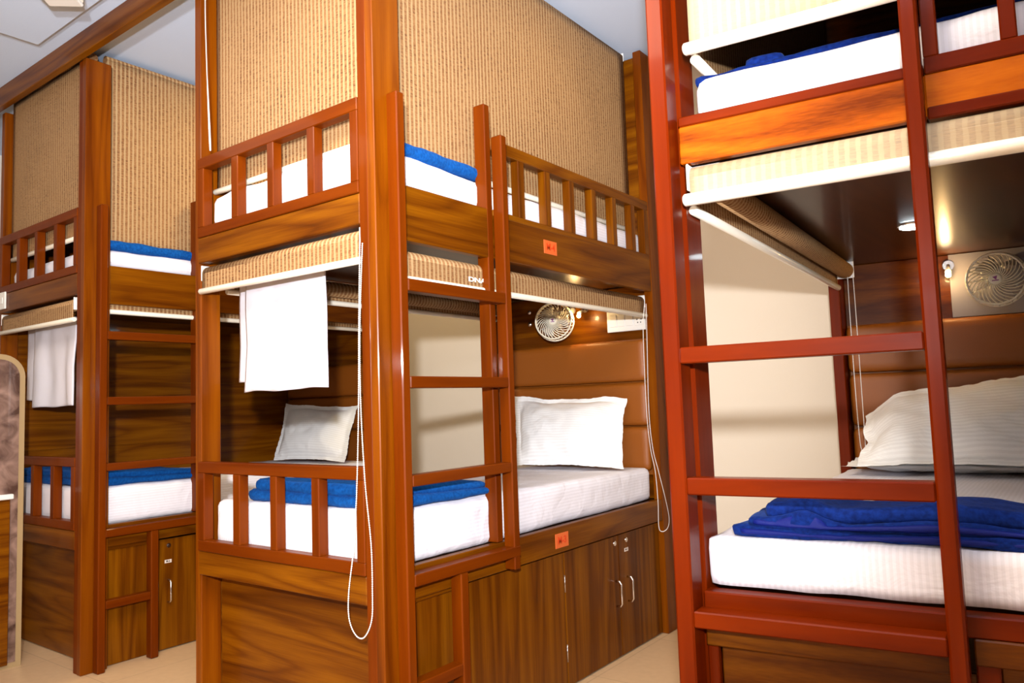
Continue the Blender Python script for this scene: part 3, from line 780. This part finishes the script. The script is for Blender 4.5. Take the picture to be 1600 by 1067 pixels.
for z, w in ((1.698, 'upper'), (1.628, 'lower')):
    P = thing('coat_peg', (-.812, 1.954, z), '%s of the two chrome pegs beside the headboard fan' % w, 'peg', 'chrome pegs')
    MB().tube([(-.812, 1.955, z), (-.812, 1.945, z)], .008, 12).done('stem', 'chrome', P)
    MB().ball((-.812, 1.940, z), .014, 14, 8, (1, .7, 1)).done('head', 'chrome', P)

# ------------------------------------------------------------------ panel and counter at the left edge, ceiling box
def side_counter():
    P = thing('dressing_counter', (-2.455, -.7, 0), 'tall rounded laminate panel with a white shelf and dark drawer front', 'counter')
    def outline(y_end, z_top, rad, inset=0):
        pts = [(-1.25, inset), (y_end - inset, inset)]
        for k in range(9):
            a = math.pi / 2 * k / 8
            pts.append((y_end - inset - (rad - inset) + (rad - inset) * math.cos(a), z_top - inset - (rad - inset) + (rad - inset) * math.sin(a)))
        pts.append((-1.25, z_top - inset)); return pts
    def slab(m, pts, x0, x1):
        a = [m.bm.verts.new((x0, y, z)) for y, z in pts]; b = [m.bm.verts.new((x1, y, z)) for y, z in pts]
        m.bm.faces.new(a); m.bm.faces.new(b[::-1])
        for i in range(len(pts)):
            j = (i + 1) % len(pts); m.bm.faces.new([a[i], a[j], b[j], b[i]])
    m = MB(); slab(m, outline(-.102, 1.498, .11), -2.465, -2.440); m.done('end_panel', 'edge', P)
    m = MB(); slab(m, outline(-.102, 1.498, .11, .026), -2.4402, -2.4360); m.done('glossy_facing', 'reflection', P)
    MB().box(-2.436, -2.405, -1.25, -.155, .797, .822, bev=.004).done('shelf', 'plastic', P)
    d = MB().box(-2.436, -2.422, -1.25, -.165, .02, .796).done('drawer_front', 'wy', P)
side_counter()
P = thing('ceiling_box', (-1.535, -.340, 2.92), 'square white box fixed to the ceiling in front of the beam', 'ceiling fixture')
TB = lambda p: Matrix.Translation((-1.535, -.340, 0)) @ (Matrix.Rotation(math.radians(43), 4, 'Z') @ V(p))
MB(TB).box(-.07, .07, -.07, .07, 2.936, CZ - .0305, bev=.005).done('cover', 'bar', P)
MB(TB).box(-.07, .07, -.07, .07, 2.920, 2.9355, bev=.005).done('diffuser', 'plastic', P)
P = thing('isolator_plate', (-2.98, -.025, 1.83), 'white square plate screwed on the foot board at the far end of the beam', 'plate')
MB().box(-3.02, -2.926, -.028, -.0185, 1.785, 1.880, bev=.003).done('plate', 'plastic', P)
MB().box(-2.99, -2.955, -.031, -.028, 1.815, 1.850, bev=.001).done('switch', 'plastic', P)

# ------------------------------------------------------------------ light
def light(kind, name, loc, energy, color, target=None, **kw):
    d = bpy.data.lights.new(name, kind); d.energy = energy; d.color = color
    for k, v in kw.items(): setattr(d, k, v)
    o = bpy.data.objects.new(name, d); COL.objects.link(o); o.location = loc
    if target is not None: o.rotation_euler = (V(target) - V(loc)).to_track_quat('-Z', 'Y').to_euler()
    o['kind'] = 'helper'
    return o
light('SPOT', 'camera_flash', (1.90, -1.90, 1.47), 620, (1, .985, 1.0), target=(-1.9, 1.6, 1.60), spot_size=math.radians(84), spot_blend=.9, shadow_soft_size=.035)
light('SPOT', 'bounce_fill', (2.0, -2.2, 1.7), 620, (1, .97, .95), target=(1.0, -1.2, 3.03), spot_size=math.radians(100), spot_blend=.6, shadow_soft_size=.05)  # added unseen spot, lights the ceiling for soft fill
light('AREA', 'warm_fill', (.6, -1.5, 2.95), 110, (1, .80, .58), target=(.6, -1.5, 0), size=1.4)  # added area light out of view, raises the warm ambient
light('AREA', 'warm_fill', (-2.4, -1.6, 2.95), 10, (1, .85, .65), target=(-2.4, -1.6, 0), size=1.0)  # second added fill, weaker, also unseen
light('AREA', 'aisle_lamp', (-1.5, 1.05, 2.98), 16, (1, .74, .36), target=(-1.5, 1.05, 0), size=.35)
light('AREA', 'aisle_lamp', (.55, 1.05, 2.98), 5, (1, .74, .40), target=(.55, 1.05, 0), size=.35)
w = bpy.data.worlds.new('World'); scene.world = w; w.use_nodes = True
w.node_tree.nodes['Background'].inputs[0].default_value = (1, .9, .8, 1); w.node_tree.nodes['Background'].inputs[1].default_value = .02

# ------------------------------------------------------------------ camera
C = V((1.77089, -1.68152, 1.17141)); yaw, pit, rol, F = math.radians(36.9006), math.radians(4.6394), math.radians(-2.0083), 1195.525
fw = V((-math.sin(yaw) * math.cos(pit), math.cos(yaw) * math.cos(pit), math.sin(pit)))
rt = V((math.cos(yaw), math.sin(yaw), 0)); up = rt.cross(fw)
Rr = rt * math.cos(rol) + up * math.sin(rol); Ur = -rt * math.sin(rol) + up * math.cos(rol)
cd = bpy.data.cameras.new('camera'); cam = bpy.data.objects.new('camera', cd); COL.objects.link(cam)
cam.matrix_world = Matrix(((Rr.x, Ur.x, -fw.x, C.x), (Rr.y, Ur.y, -fw.y, C.y), (Rr.z, Ur.z, -fw.z, C.z), (0, 0, 0, 1)))
cd.sensor_width = 36; cd.lens = F / 1600 * 36; cd.clip_start = .02
scene.camera = cam
vs = scene.view_settings
vs.view_transform = 'Standard'; vs.look = 'None'; vs.gamma = 1; vs.exposure = .2; vs.use_curve_mapping = False
